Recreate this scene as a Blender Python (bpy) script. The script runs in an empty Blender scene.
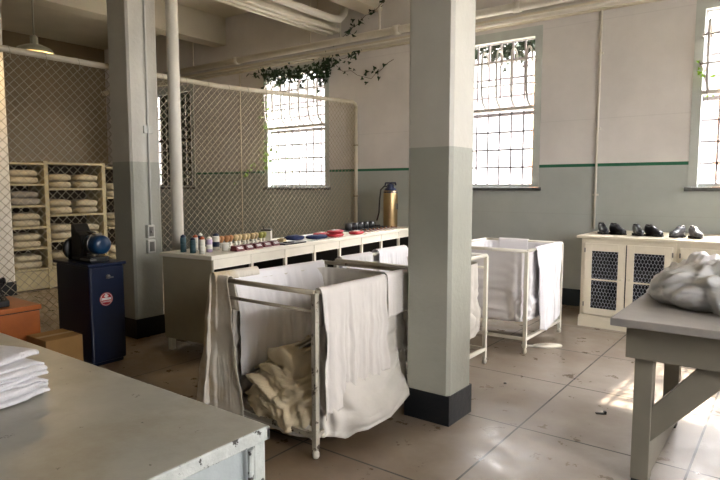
import bpy, bmesh, math, random
from mathutils import Vector, Matrix, noise
random.seed(7)
R = math.radians
col = bpy.context.scene.collection
scene = bpy.context.scene

# ------------------------------------------------------------------ materials
M = {}
def node_mat(name):
    m = bpy.data.materials.new(name); m.use_nodes = True
    nt = m.node_tree; b = nt.nodes['Principled BSDF']
    return m, nt, b
def N(nt, t, **k):
    n = nt.nodes.new(t)
    for a, v in k.items(): setattr(n, a, v)
    return n
def noise_tex(nt, scale, detail=4, rough=.55, vec=None):
    n = N(nt, 'ShaderNodeTexNoise'); n.inputs['Scale'].default_value = scale
    n.inputs['Detail'].default_value = detail; n.inputs['Roughness'].default_value = rough
    if vec is None:
        tc = N(nt, 'ShaderNodeTexCoord'); vec = tc.outputs['Object']
    nt.links.new(vec, n.inputs['Vector']); return n
def ramp(nt, fac, p0, p1, c0=(0,0,0,1), c1=(1,1,1,1)):
    r = N(nt, 'ShaderNodeValToRGB')
    r.color_ramp.elements[0].position = p0; r.color_ramp.elements[1].position = p1
    r.color_ramp.elements[0].color = c0; r.color_ramp.elements[1].color = c1
    nt.links.new(fac, r.inputs['Fac']); return r
def mix(nt, fac, a, b, mode='MIX'):
    m = N(nt, 'ShaderNodeMix', data_type='RGBA', blend_type=mode)
    for s, v in ((0, fac), (6, a), (7, b)):
        if isinstance(v, bpy.types.NodeSocket): nt.links.new(v, m.inputs[s])
        else: m.inputs[s].default_value = v if s == 0 else (*v[:3], 1)
    return m.outputs[2]
def bump(nt, b, h, strength=.3, dist=.01):
    n = N(nt, 'ShaderNodeBump'); n.inputs['Strength'].default_value = strength; n.inputs['Distance'].default_value = dist
    nt.links.new(h, n.inputs['Height']); nt.links.new(n.outputs[0], b.inputs['Normal'])
def C(h):
    h = h.lstrip('#'); v = [int(h[i:i+2], 16)/255 for i in (0, 2, 4)]
    return tuple((x/12.92 if x <= .04045 else ((x+.055)/1.055)**2.4) for x in v)
def mat(name, color, rough=.6, metal=0, var=.12, vscale=6, bmp=0, bscale=40, chips=None, chip_amt=.66, chip_scale=9, stains=None):
    m, nt, b = node_mat(name)
    c = C(color) if isinstance(color, str) else color
    n = noise_tex(nt, vscale, 5)
    r = ramp(nt, n.outputs['Fac'], .3, .7, (*[x*(1-var) for x in c], 1), (*[min(1, x*(1+var*.6)) for x in c], 1))
    out = r.outputs['Color']
    if stains:
        sn = noise_tex(nt, 2.2, 6, .65)
        sr = ramp(nt, sn.outputs['Fac'], .5, .68)
        out = mix(nt, sr.outputs['Color'], out, C(stains))
    if chips:
        cn = noise_tex(nt, chip_scale, 8, .7)
        cr = ramp(nt, cn.outputs['Fac'], chip_amt, chip_amt+.02)
        out = mix(nt, cr.outputs['Color'], out, C(chips))
    nt.links.new(out, b.inputs['Base Color'])
    b.inputs['Roughness'].default_value = rough; b.inputs['Metallic'].default_value = metal
    if bmp:
        bn = noise_tex(nt, bscale, 4); bump(nt, b, bn.outputs['Fac'], bmp, .01)
    M[name] = m; return m

def banded(name, bands, rough=.55, stains=None, bmp=.15, bscale=14, seams=False):
    """paint bands by world height: bands = [(z_upper, colour)...] (a real dado + stripe scheme on the back wall and columns)"""
    m, nt, b = node_mat(name)
    g = N(nt, 'ShaderNodeNewGeometry'); s = N(nt, 'ShaderNodeSeparateXYZ'); nt.links.new(g.outputs['Position'], s.inputs[0])
    out = None
    for i, (z, c) in enumerate(bands):
        if out is None: out = C(c); continue
        lt = N(nt, 'ShaderNodeMath', operation='GREATER_THAN'); nt.links.new(s.outputs['Z'], lt.inputs[0]); lt.inputs[1].default_value = bands[i-1][0]
        out = mix(nt, lt.outputs[0], out, C(c))
    n = noise_tex(nt, 1.6, 6, .6, g.outputs['Position'])
    r = ramp(nt, n.outputs['Fac'], .3, .75, (.84, .84, .84, 1), (1.0, 1.0, 1.0, 1))
    out = mix(nt, 1.0, out, r.outputs['Color'], 'MULTIPLY')
    if seams:
        w = N(nt, 'ShaderNodeMath', operation='PINGPONG'); nt.links.new(s.outputs['Z'], w.inputs[0]); w.inputs[1].default_value = .62
        l2 = N(nt, 'ShaderNodeMath', operation='LESS_THAN'); nt.links.new(w.outputs[0], l2.inputs[0]); l2.inputs[1].default_value = .006
        ml = N(nt, 'ShaderNodeMath', operation='MULTIPLY'); nt.links.new(l2.outputs[0], ml.inputs[0]); ml.inputs[1].default_value = .12
        out = mix(nt, ml.outputs[0], out, (.25, .24, .22))
    nt.links.new(out, b.inputs['Base Color']); b.inputs['Roughness'].default_value = rough
    bn = noise_tex(nt, bscale, 5, .6, g.outputs['Position']); bump(nt, b, bn.outputs['Fac'], bmp, .01)
    M[name] = m
    return m

banded('wall_paint', [(1.865, '#b3b9b5'), (1.905, '#1f6b4e'), (9, '#e2dedb')], seams=True)
banded('dimming_wall_paint', [(1.865, '#5f625a'), (9, '#7a776c')])  # dark tone made up for the unseen front wall to cut bounced light
banded('dim_cage_wall', [(1.865, '#837556'), (9, '#877556')])  # tan left wall, colour darkened to carry the dim light of the cage
banded('column_paint', [(.205, '#171b20'), (1.862, '#adaea2'), (9, '#d2cfc4')], rough=.42, bmp=.35, bscale=22)
mat('ceiling_paint', '#d3cbb6', .8, var=.08, vscale=1.5)
mat('beam_paint', '#d8d0bc', .75, var=.08, vscale=1.5, bmp=.1)
mat('navy_base', '#1a2830', .5)
mat('pipe_paint', '#d8d3c6', .4, var=.06)
mat('frame_grey', '#b9bfba', .5, var=.08, chips='#4b4d4a', chip_amt=.7)
mat('muntin', '#b4aeb4', .5, var=.05)
mat('bar_paint', '#bdb8b2', .45, var=.1, chips='#6b5a48', chip_amt=.7)
mat('sill_dark', '#5b5d5c', .7, var=.4, vscale=12, chips='#1f1e1c', chip_amt=.58)
mat('leaf', '#20391c', .5, var=.45, vscale=14)
mat('leaf_young', '#8fbf3a', .5, var=.3, vscale=14)
mat('shaded_shrub_leaf', '#12190e', 1.0, var=.3, vscale=5); M['shaded_shrub_leaf'].node_tree.nodes['Principled BSDF'].inputs['Specular IOR Level'].default_value = .05  # leaf colour darkened, sheen removed: stands in for deep shade among the leaves
mat('stem', '#5b4a35', .8)
mat('galv', '#a59c86', .45, metal=.35, var=.15)
mat('rail_paint', '#c6bda8', .5, var=.1)
mat('counter_white', '#e6e1d2', .45, var=.05, chips='#8a7f6a', chip_amt=.74)
mat('counter_side', '#a69f88', .6, var=.07)
mat('counter_bay_shade', '#2a2620', .8)  # dark colour stands in for the shade inside the open bays
mat('cabinet_cream', '#dfd7c3', .45, var=.05, chips='#5d5140', chip_amt=.71, chip_scale=12)
mat('wire_mesh', '#aeb2bd', .5, metal=.3)
mat('cabinet_shade', '#1d2027', .8)
mat('desk_top', '#a09f96', .38, var=.14, vscale=5, chips='#37332c', chip_amt=.665, chip_scale=15, stains='#8f8b7e', bmp=.08)
mat('desk_side', '#a1a9aa', .42, var=.10, vscale=9, chips='#5b5d5b', chip_amt=.68, bmp=.2, bscale=18)
mat('desk_rim', '#b3b8b4', .4, var=.2, vscale=14, chips='#2c2924', chip_amt=.575, chip_scale=18, bmp=.4, bscale=30)
mat('table_top', '#9c9894', .45, var=.12, vscale=7, stains='#a6a29b')
mat('table_grey', '#858073', .6, var=.1, vscale=5, chips='#37332a', chip_amt=.70)
mat('cart_metal', '#cfc9ba', .4, var=.12, chips='#4b3f31', chip_amt=.66, chip_scale=14)
mat('cart_post', '#a8a294', .45, var=.15, chips='#3a2f24', chip_amt=.575, chip_scale=22)
mat('cart_rail', '#a99f8c', .45, var=.15, chips='#5b4630', chip_amt=.62, chip_scale=14)
mat('cart_cream', '#e3dfd2', .4, var=.06, chips='#7b6c55', chip_amt=.72)
mat('rubber', '#2a2725', .7)
mat('sheet_white', '#e9e7ea', .85, var=.03, bmp=.12, bscale=90)
mat('sheet_grey', '#d2cdc8', .85, var=.05, bmp=.12, bscale=90)
mat('liner', '#cfcac2', .7, var=.08, bmp=.25, bscale=12)
mat('stained_sheet', '#dcd5c8', .8, var=.06, stains='#bda77f', bmp=.2, bscale=14)
mat('canvas', '#d9c9aa', .85, var=.1, bmp=.25, bscale=60)
mat('towel', '#dedcdf', .95, var=.07, vscale=60, bmp=.8, bscale=160)
mat('bundle', '#cfcfd0', .85, var=.06, bmp=.2, bscale=30)
mat('machine_blue', '#0b1a36', .3, var=.1)
mat('motor_blue', '#0b3558', .3, var=.1)
mat('black_iron', '#111112', .45, var=.2)
mat('steel', '#8d8b86', .3, metal=.9)
mat('red_badge', '#b3222b', .4)
mat('white_badge', '#e8e4e0', .5)
mat('wood_orange', '#a85a1e', .45, var=.3, vscale=3)
mat('wood_dark', '#3b2618', .5)
mat('cardboard', '#94703f', .8)
mat('cardboard_tape', '#a98b5c', .5)
mat('shelf_cream', '#b3a67f', .6, var=.08)
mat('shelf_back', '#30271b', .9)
mat('linen', '#b8ad91', .9, var=.1, vscale=20, bmp=.4, bscale=40)
mat('linen_grey', '#8f887c', .9, var=.1, vscale=20, bmp=.4, bscale=40)
mat('brass', '#b7a077', .36, metal=1, var=.15)
mat('ext_top', '#343a52', .4, metal=.4)
mat('cup_black', '#2b2c2e', .35)
mat('maroon', '#5e1a1f', .5)
mat('red_pack', '#b3262f', .5)
mat('navy_cloth', '#1c2a56', .8)
mat('teal', '#3c5e66', .4)
mat('dark_blue', '#1d2c46', .4)
mat('rust', '#b3562c', .5)
mat('tin_white', '#dedbd0', .4)
mat('lilac', '#b7a6c2', .5)
mat('bristle', '#c9b58b', .9, var=.2, vscale=50)
mat('bristle_brown', '#a97a52', .9, var=.2, vscale=50)
mat('bristle_green', '#9a9a5a', .9, var=.2, vscale=50)
mat('shoe_black', '#1e1f26', .28, var=.1)
mat('shoe_grey', '#56575d', .35, var=.1)
mat('shoe_brown', '#7b4e40', .35, var=.1)
mat('sole', '#141212', .7)
mat('conduit', '#c9c9c1', .45)
mat('enamel', '#8f8a74', .4)
mat('enamel_white', '#e9e4d2', .3)
mat('fixture', '#d9d2bf', .4)
mat('ext_wall', '#b98a70', .9, var=.15)
mat('ext_pale', '#d8d2dc', .9, var=.1)
mat('ext_ground', '#8a8578', .95, var=.2, vscale=.6)

def glass_mat():
    m = bpy.data.materials.new('window_glass'); m.use_nodes = True; nt = m.node_tree; nt.nodes.clear()
    o = N(nt, 'ShaderNodeOutputMaterial'); t = N(nt, 'ShaderNodeBsdfTransparent'); g = N(nt, 'ShaderNodeBsdfGlossy')
    t.inputs[0].default_value = (.95, .95, .96, 1); g.inputs['Roughness'].default_value = .03
    mx = N(nt, 'ShaderNodeMixShader'); mx.inputs[0].default_value = .06
    nt.links.new(t.outputs[0], mx.inputs[1]); nt.links.new(g.outputs[0], mx.inputs[2]); nt.links.new(mx.outputs[0], o.inputs[0])
    M['glass'] = m
glass_mat()

def floor_mat():
    m, nt, b = node_mat('concrete_floor')
    g = N(nt, 'ShaderNodeNewGeometry'); pos = g.outputs['Position']
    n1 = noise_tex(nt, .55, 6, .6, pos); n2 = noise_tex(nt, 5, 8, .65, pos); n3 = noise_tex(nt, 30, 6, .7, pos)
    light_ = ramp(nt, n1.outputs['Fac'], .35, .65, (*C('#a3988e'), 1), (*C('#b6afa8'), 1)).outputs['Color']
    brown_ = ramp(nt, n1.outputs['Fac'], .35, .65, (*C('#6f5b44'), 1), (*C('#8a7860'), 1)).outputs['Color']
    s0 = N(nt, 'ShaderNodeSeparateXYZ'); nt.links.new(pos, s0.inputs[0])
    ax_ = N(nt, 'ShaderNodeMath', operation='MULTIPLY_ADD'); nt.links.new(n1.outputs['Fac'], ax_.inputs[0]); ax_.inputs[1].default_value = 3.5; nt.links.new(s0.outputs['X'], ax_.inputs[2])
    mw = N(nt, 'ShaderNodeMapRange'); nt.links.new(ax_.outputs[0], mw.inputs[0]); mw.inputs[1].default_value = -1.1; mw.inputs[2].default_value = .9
    base = mix(nt, mw.outputs[0], brown_, light_)  # browner to the left: worn floor plus the warm dim light put into colour
    sp = ramp(nt, n2.outputs['Fac'], .35, .7, (.72, .70, .67, 1), (1, 1, 1, 1)).outputs['Color']
    base = mix(nt, 1, base, sp, 'MULTIPLY')
    wr = ramp(nt, n2.outputs['Fac'], .62, .80).outputs['Color']; wr2 = ramp(nt, n3.outputs['Fac'], .45, .6).outputs['Color']
    wm = mix(nt, 1, wr, wr2, 'MULTIPLY'); base = mix(nt, wm, base, C('#7d766c'))
    s = N(nt, 'ShaderNodeSeparateXYZ'); nt.links.new(pos, s.inputs[0])
    jn = None
    for ax, off, per in (('X', -1.41, 1.0), ('Y', 3.65, 1.03)):
        a = N(nt, 'ShaderNodeMath', operation='SUBTRACT'); nt.links.new(s.outputs[ax], a.inputs[0]); a.inputs[1].default_value = off
        p = N(nt, 'ShaderNodeMath', operation='PINGPONG'); nt.links.new(a.outputs[0], p.inputs[0]); p.inputs[1].default_value = per/2
        l = N(nt, 'ShaderNodeMath', operation='LESS_THAN'); nt.links.new(p.outputs[0], l.inputs[0]); l.inputs[1].default_value = .0065
        if jn is None: jn = l.outputs[0]
        else:
            mx = N(nt, 'ShaderNodeMath', operation='MAXIMUM'); nt.links.new(jn, mx.inputs[0]); nt.links.new(l.outputs[0], mx.inputs[1]); jn = mx.outputs[0]
    base = mix(nt, jn, base, C('#2e2a26'))
    nt.links.new(base, b.inputs['Base Color'])
    rr = N(nt, 'ShaderNodeMapRange'); nt.links.new(n2.outputs['Fac'], rr.inputs[0])
    rr.inputs[1].default_value = .35; rr.inputs[2].default_value = .65; rr.inputs[3].default_value = .25; rr.inputs[4].default_value = .5
    nt.links.new(rr.outputs[0], b.inputs['Roughness'])
    bump(nt, b, n2.outputs['Fac'], .12, .01)
    M['floor'] = m
floor_mat()

# ------------------------------------------------------------------ mesh helpers
class MB:
    def __init__(s): s.bm = bmesh.new()
    def box(s, x0, x1, y0, y1, z0, z1, mt=None, bev=0):
        mtx = Matrix.Translation(((x0+x1)/2, (y0+y1)/2, (z0+z1)/2)) @ Matrix.Diagonal((abs(x1-x0), abs(y1-y0), abs(z1-z0), 1))
        if mt is not None: mtx = mt @ mtx
        r = bmesh.ops.create_cube(s.bm, size=1, matrix=mtx)
        if bev:
            es = list({e for v in r['verts'] for e in v.link_edges})
            bmesh.ops.bevel(s.bm, geom=es, offset=bev, segments=2, affect='EDGES', profile=.5)
        return s
    def tube(s, pts, r, n=8, cap=True, radii=None, smooth=True):
        pts = [Vector(p) for p in pts]; rings = []
        k = len(pts); up = None
        for i, p in enumerate(pts):
            d = (pts[min(i+1, k-1)]-pts[max(i-1, 0)]).normalized()
            if up is None:
                up = Vector((0, 0, 1)) if abs(d.z) < .9 else Vector((1, 0, 0))
            a = d.cross(up); 
            if a.length < 1e-4: a = d.orthogonal()
            a.normalize(); b = a.cross(d).normalized(); up = b
            rr = radii[i] if radii else r
            rings.append([s.bm.verts.new(p+a*math.cos(2*math.pi*j/n)*rr+b*math.sin(2*math.pi*j/n)*rr) for j in range(n)])
        for i in range(k-1):
            for j in range(n):
                f = s.bm.faces.new((rings[i][j], rings[i][(j+1) % n], rings[i+1][(j+1) % n], rings[i+1][j])); f.smooth = smooth
        if cap and n > 2:
            s.bm.faces.new(rings[0][::-1]); s.bm.faces.new(rings[-1])
        return s
    def lathe(s, prof, c=(0, 0, 0), n=20, mt=None):
        rings = []
        for r, z in prof:
            if r < 1e-5:
                v = Vector((c[0], c[1], c[2]+z)); rings.append([s.bm.verts.new(mt @ v if mt else v)])
            else:
                ring = []
                for j in range(n):
                    v = Vector((c[0]+r*math.cos(2*math.pi*j/n), c[1]+r*math.sin(2*math.pi*j/n), c[2]+z))
                    ring.append(s.bm.verts.new(mt @ v if mt else v))
                rings.append(ring)
        for a, b in zip(rings, rings[1:]):
            for j in range(n):
                if len(a) == 1 and len(b) == 1: continue
                if len(a) == 1: f = s.bm.faces.new((a[0], b[(j+1) % n], b[j])) if False else s.bm.faces.new((a[0], b[j], b[(j+1) % n]))
                elif len(b) == 1: f = s.bm.faces.new((a[j], b[0], a[(j+1) % n]))
                else: f = s.bm.faces.new((a[j], b[j], b[(j+1) % n], a[(j+1) % n]))
                f.smooth = True
        return s
    def grid(s, fn, nu, nv, close_u=False):
        vs = [[s.bm.verts.new(fn(i/nu, j/nv)) for j in range(nv+1)] for i in range(nu if close_u else nu+1)]
        nn = nu if close_u else nu
        for i in range(nn):
            i2 = (i+1) % nu if close_u else i+1
            for j in range(nv):
                f = s.bm.faces.new((vs[i][j], vs[i2][j], vs[i2][j+1], vs[i][j+1])); f.smooth = True
        return s
    def prism(s, pts, axis, a0, a1):
        """polygon extruded along axis 'X'/'Y'/'Z' ; pts are the other two coordinates in order"""
        def mk(p, a):
            return Vector((a, p[0], p[1])) if axis == 'X' else Vector((p[0], a, p[1])) if axis == 'Y' else Vector((p[0], p[1], a))
        A = [s.bm.verts.new(mk(p, a0)) for p in pts]; B = [s.bm.verts.new(mk(p, a1)) for p in pts]
        s.bm.faces.new(A); s.bm.faces.new(B[::-1])
        for i in range(len(pts)):
            j = (i+1) % len(pts); s.bm.faces.new((A[i], B[i], B[j], A[j]))
        return s
    def build(s, name, m, parent=None, thick=0, bevel=0, subsurf=0):
        bmesh.ops.recalc_face_normals(s.bm, faces=s.bm.faces)
        me = bpy.data.meshes.new(name); s.bm.to_mesh(me); s.bm.free()
        o = bpy.data.objects.new(name, me); col.objects.link(o)
        me.materials.append(M[m] if isinstance(m, str) else m)
        if parent: o.parent = parent
        if thick:
            d = o.modifiers.new('solid', 'SOLIDIFY'); d.thickness = thick; d.offset = 0
        if bevel:
            d = o.modifiers.new('bev', 'BEVEL'); d.width = bevel; d.segments = 2; d.limit_method = 'ANGLE'
        if subsurf:
            d = o.modifiers.new('sub', 'SUBSURF'); d.levels = subsurf; d.render_levels = subsurf
        return o
def tag(o, label=None, cat=None, group=None, kind=None):
    if label: o['label'] = label
    if cat: o['category'] = cat
    if group: o['group'] = group
    if kind: o['kind'] = kind
    return o
def thing(name, label, cat, loc=(0, 0, 0), rz=0, group=None):
    o = bpy.data.objects.new(name, None); o.empty_display_size = .1; col.objects.link(o)
    o.location = loc; o.rotation_euler = (0, 0, rz)
    return tag(o, label, cat, group)
def struct(o): o['kind'] = 'structure'; return o
def copy_tree(o, parent=None):
    c = o.copy(); col.objects.link(c)
    if parent: c.parent = parent
    for ch in list(o.children): copy_tree(ch, c)
    return c
V = Vector
def fbm(x, y, z=0, s=1): return noise.fractal(V((x*s, y*s, z*s)), 1.0, 2.0, 4)

# ------------------------------------------------------------------ the room shell
YW = 7.95; ZC = 4.95; XL = -13.8; XR = 3.9; YF = -5.0
WT = .30
ZS, ZH = 1.58, 3.78
WIN = [(-12.0, -10.37), (-8.26, -6.63), (-4.50, -2.87), (-1.06, .57)]
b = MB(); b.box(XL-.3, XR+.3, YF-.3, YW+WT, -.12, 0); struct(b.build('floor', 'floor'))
b = MB(); b.box(XL-.3, XR+.3, YF-.3, YW+WT, ZC, ZC+.15); struct(b.build('ceiling', 'ceiling_paint'))
b = MB(); b.box(XL-.3, XR+.3, YW, YW+WT, 0, ZS); b.box(XL-.3, XR+.3, YW, YW+WT, ZH, ZC)
edges = [XL-.3]+[e for w in WIN for e in w]+[XR+.3]
for i in range(0, len(edges), 2): b.box(edges[i], edges[i+1], YW, YW+WT, ZS, ZH)
struct(b.build('wall_back', 'wall_paint'))
b = MB(); b.box(XL-.3, XL, YF, YW, 0, ZC); struct(b.build('wall_left', 'dim_cage_wall'))
b = MB(); b.box(XL-.3, XR+.3, YF-.3, YF, 0, ZC); struct(b.build('wall_front', 'dimming_wall_paint'))
# right wall with two window openings
RW = [(0.6, 2.23), (3.9, 5.53)]
b = MB(); b.box(XR, XR+.3, YF, YW, 0, ZS); b.box(XR, XR+.3, YF, YW, ZH, ZC)
e2 = [YF]+[e for w in RW for e in w]+[YW]
for i in range(0, len(e2), 2): b.box(XR, XR+.3, e2[i], e2[i+1], ZS, ZH)
struct(b.build('wall_right', 'wall_paint'))
b = MB(); b.box(-6.0, XR, YW-.014, YW, 0, .228); struct(b.build('baseboard_back', 'navy_base'))
# ceiling beams (along Y)
for k, xc in enumerate((-9.475, -5.685, -1.945, 1.8)):
    b = MB(); hw = .175
    zb = 4.42
    b.box(xc-hw, xc+hw, YF, YW, zb, ZC); struct(b.build('trim_%d' % (k+1), 'beam_paint', bevel=.012))
b = MB(); b.box(XL, XR, YW-.10, YW, 3.83, 3.93); b.box(XL, XR, YW-.13, YW, 3.895, 3.93); struct(b.build('trim_5', 'beam_paint'))

# ------------------------------------------------------------------ columns
def column(x0, x1, y0, y1, label, m='column_paint'):
    b = MB(); t = thing('concrete_column', label, 'column', ((x0+x1)/2, (y0+y1)/2, 0))
    hx, hy = (x1-x0)/2, (y1-y0)/2; c = .022
    pts = [(-hx+c, -hy), (hx-c, -hy), (hx, -hy+c), (hx, hy-c), (hx-c, hy), (-hx+c, hy), (-hx, hy-c), (-hx, -hy+c)]
    b.prism(pts, 'Z', .19, 4.42); b.build('shaft', m, t)
    b = MB(); b.box(-hx-.006, hx+.006, -hy-.006, hy+.006, 0, .205); b.build('base', 'column_paint', t)
    return t
cB = column(-2.13, -1.79, 3.375, 3.70, 'square painted concrete column in front, beside the near laundry cart')
cA = column(-5.88, -5.51, 3.42, 3.77, 'square concrete column with outlet boxes beside the blue machine')
cC = column(-9.57, -9.22, 3.42, 3.78, 'pale concrete column seen through the wire fence at the far left', 'pipe_paint')
b = MB(); b.prism([(.17, 4.42), (.17, 4.12), (.32, 4.42)], 'Y', -.17, .17); b.build('haunch', 'beam_paint', cC)
# conduit and outlets on column A (right face x=-5.55)
t = thing('electrical_conduit', 'thin conduit with two outlet boxes running down the column beside the blue machine', 'conduit', (-5.51, 3.59, 0))
b = MB(); b.tube([(.014, .03, 1.18), (.014, .03, 4.42)], .011, 8); b.build('pipe', 'conduit', t)
b = MB(); b.box(0, .055, -.035, .045, 1.06, 1.20, bev=.006); o = b.build('outlet_box', 'conduit', t)
b = MB(); b.box(.055, .059, -.02, .03, 1.08, 1.18); b.lathe([(0, 0), (.012, 0), (.012, .004), (0, .004)], (0, 0, 0), 8, Matrix.Translation((.058, .005, 1.13)) @ Matrix.Rotation(R(90), 4, 'Y')); b.build('cover_plate', 'steel', o)
b = MB(); b.box(0, .045, -.03, .06, .90, 1.04, bev=.006); o = b.build('outlet_box', 'conduit', t)
b = MB(); b.box(.045, .049, -.012, .042, .92, 1.02); b.build('cover_plate', 'steel', o)
b = MB(); b.box(0, .02, -.02, .09, 2.16, 2.24, bev=.004); b.build('clamp', 'conduit', t)
# big vertical pipe behind the counter
b = MB(); b.tube([(-5.20, 3.74, 0), (-5.20, 3.74, ZC)], .062, 16); tag(b.build('standpipe', 'pipe_paint'), 'thick white vertical pipe from floor to ceiling behind the counter end', 'pipe')

# ------------------------------------------------------------------ windows
def window(idx, x0, x1, bars=True, wall='back', extra=True):
    cx = (x0+x1)/2; w = (x1-x0)
    t = bpy.data.objects.new('window_%d' % idx, None); col.objects.link(t); struct(t)
    if wall == 'back': t.location = (cx, YW, 0)
    else: t.location = (XR, cx, 0); t.rotation_euler = (0, 0, -math.pi/2)
    h = w/2; y = .0
    b = MB(); fw = .10
    for a0, a1, z0, z1 in ((-h+.001, -h+fw, ZS+.019, ZH-fw*1.3), (h-fw, h-.001, ZS+.019, ZH-fw*1.3), (-h+.001, h-.001, ZH-fw*1.3, ZH-.001)): b.box(a0, a1, -.008, .13, z0, z1)
    b.box(-h+fw, h-fw, .06, .13, ZS+.019, ZS+.05)
    b.build('window_frame', 'frame_grey', t)
    b = MB(); b.box(-h-.03, h+.03, -.05, .13, ZS-.03, ZS+.018, bev=.005); b.build('window_sill', 'sill_dark', t)
    ix0, ix1 = -h+fw, h-fw; iz0, iz1 = ZS+.05, ZH-fw*1.3
    b = MB(); nc, nr = 8, 8
    for i in range(nc+1):
        x = ix0+(ix1-ix0)*i/nc; b.box(x-.012, x+.012, .10, .125, iz0, iz1)
    for j in range(nr+1):
        z = iz0+(iz1-iz0)*j/nr; r = .024 if j == 4 else .012
        b.box(ix0, ix1, .10, .125, z-r, z+r)
    b.build('muntin_grid', 'shelf_back' if idx == 1 else 'muntin', t)  # first window's grid coloured dark to cancel the outside light it catches
    b = MB(); b.box(ix0, ix1, .111, .115, iz0, iz1); b.build('pane', 'glass', t)
    if bars:
        zm = ZS+1.13
        for i in range(7):
            x = ix0+.06+(ix1-ix0-.12)*i/6; b = MB()
            p = [(x, .09, zm), (x, .0, zm+.02), (x, -.09, zm+.09), (x, -.13, zm+.2), (x, -.14, zm+.4), (x, -.14, zm+.70)]
            for k in range(1, 9):
                a = math.pi*k/8; p.append((x, -.14+.10*(1-math.cos(a)), zm+.70+.10*math.sin(a)))
            p.append((x, .06, zm+.62))
            b.tube(p, .016, 8); b.build('security_bar', 'bar_paint', t)
        for z in (zm+.30, zm+.62):
            b = MB(); b.tube([(ix0-.02, .0, z), (ix0, -.14, z), (ix1, -.14, z), (ix1+.02, .0, z)], .011, 8); b.build('cross_bar', 'bar_paint', t)
        b = MB(); b.box(ix0, ix1, -.02, .09, zm-.03, zm+.012); b.build('transom', 'bar_paint', t)
    return t
for i, (x0, x1) in enumerate(WIN): window(i+1, x0, x1, bars=i in (1, 2, 3))
for i, (y0, y1) in enumerate(RW): window(6+i, y0, y1, bars=False, wall='right')

# ------------------------------------------------------------------ outside
b = MB(); b.box(-60, 60, YW+WT, 80, -3.2, -3.0); b.box(XR+.3, 60, -60, YW+WT, -3.2, -3.0)
struct(b.build('floor_outside', 'ext_ground'))
def ext_tower(x, y, wx, wy, z1, label, m='ext_wall'):
    t = thing('brick_building', label, 'building', (x, y, -3.0))
    b = MB(); b.box(-wx/2, wx/2, -wy/2, wy/2, 0, z1+3); b.build('wall', m, t)
    b = MB(); b.box(-wx/2-.15, wx/2+.15, -wy/2-.15, wy/2+.15, z1+3, z1+3.25); b.build('roof', 'ext_pale', t)
ext_tower(-17.6, 16.5, .6, .5, 2.6, 'narrow tan brick building end seen through the left barred window')
ext_tower(-5.82, 16, .3, .4, 5.0, 'orange brick pier seen at the right edge of the middle window')
ext_tower(-1.18, 13.5, .32, .4, 4.3, 'orange brick pier seen through the window at the right edge')

# ------------------------------------------------------------------ ivy
def leaf(b, p, size, nrm, spin):
    pts = [(0, 0), (.35, -.22), (.5, .1), (.95, .0), (.5, .42), (.55, .95), (0, .62), (-.55, .95), (-.5, .42), (-.95, 0), (-.5, .1), (-.35, -.22)]
    pts = [(0, -.05), (.42, -.28), (.5, .12), (.3, .3), (0, 1), (-.3, .3), (-.5, .12), (-.42, -.28)]
    q = V((0, 0, 1)).rotation_difference(nrm.normalized()).to_matrix().to_4x4() @ Matrix.Rotation(spin, 4, 'Z')
    vs = [b.bm.verts.new(V(p)+(q @ V((x*size, y*size, abs(x)*size*.45)))) for x, y in pts]
    c = b.bm.verts.new(V(p)+(q @ V((0, .2*size, 0))))
    for i in range(len(vs)): b.bm.faces.new((c, vs[i], vs[(i+1) % len(vs)]))
def ivy(label, paths, n, spread, size, m='leaf', facing=(0, -1, .2)):
    o = V(paths[0][0]); t = thing('ivy_vine', label, 'ivy', o)
    s = MB(); l = MB()
    for path in paths:
        pts = [V(p)-o for p in path]
        s.tube(pts, .004, 5)
        L = len(pts)-1
        for k in range(n):
            u = random.random()*L; i = min(int(u), L-1); p = pts[i].lerp(pts[i+1], u-i)
            p = p+V([random.gauss(0, 1)*a for a in spread])
            p.y = min(p.y, (YW-.03-o.y)) if facing[1] < 0 and o.y < YW else p.y
            nn = V(facing)+V([random.gauss(0, .5) for _ in range(3)])
            leaf(l, p, size*random.uniform(.6, 1.3), nn, random.uniform(0, 6.3))
    s.build('stem', 'stem', t); l.build('leaves', m, t)
    return t
def wav(a, b_, n, amp):
    a, b_ = V(a), V(b_); return [tuple(a.lerp(b_, i/n)+V((random.uniform(-amp, amp), random.uniform(-amp*.3, 0), random.uniform(-amp, amp)))) for i in range(n+1)]
ivy('dark ivy hanging over the top of the left barred window', [wav((-8.1, YW-.1, 3.66), (-6.6, YW-.1, 3.58), 7, .04)], 260, (.08, .05, .10), .075)
ivy('dense ivy clump at the top right corner of the left window', [wav((-6.75, YW-.12, 3.45), (-6.45, YW-.12, 3.8), 4, .05)], 70, (.09, .04, .09), .075)
ivy('ivy sprig trailing right along the wall below the pipes', [wav((-6.4, YW-.06, 3.66), (-5.7, YW-.06, 3.36), 5, .05)+wav((-5.6, YW-.06, 3.44), (-5.25, YW-.05, 3.62), 3, .02)], 16, (.03, .01, .05), .065)
ivy('ivy sprig climbing over the ceiling pipe beside the front column', [wav((-5.9, 7.46, 4.02), (-4.8, 7.40, 4.46), 8, .05)], 24, (.03, .02, .05), .075)
ivy('small ivy tuft between the pipes right of the left window', [wav((-6.25, 7.8, 3.72), (-5.85, 7.8, 3.78), 4, .03)], 16, (.05, .02, .05), .07)
ivy('little ivy runner on the pipe left of the left window', [wav((-8.45, 7.75, 3.74), (-8.0, 7.8, 3.66), 4, .02)], 10, (.04, .02, .03), .07)
ivy('pale green ivy tendril crossing the lower left of the left window', [wav((-7.6, YW-.09, 2.2), (-9.0, YW-.03, 1.78), 8, .05)], 26, (.05, .02, .06), .06, 'leaf_young')
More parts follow.
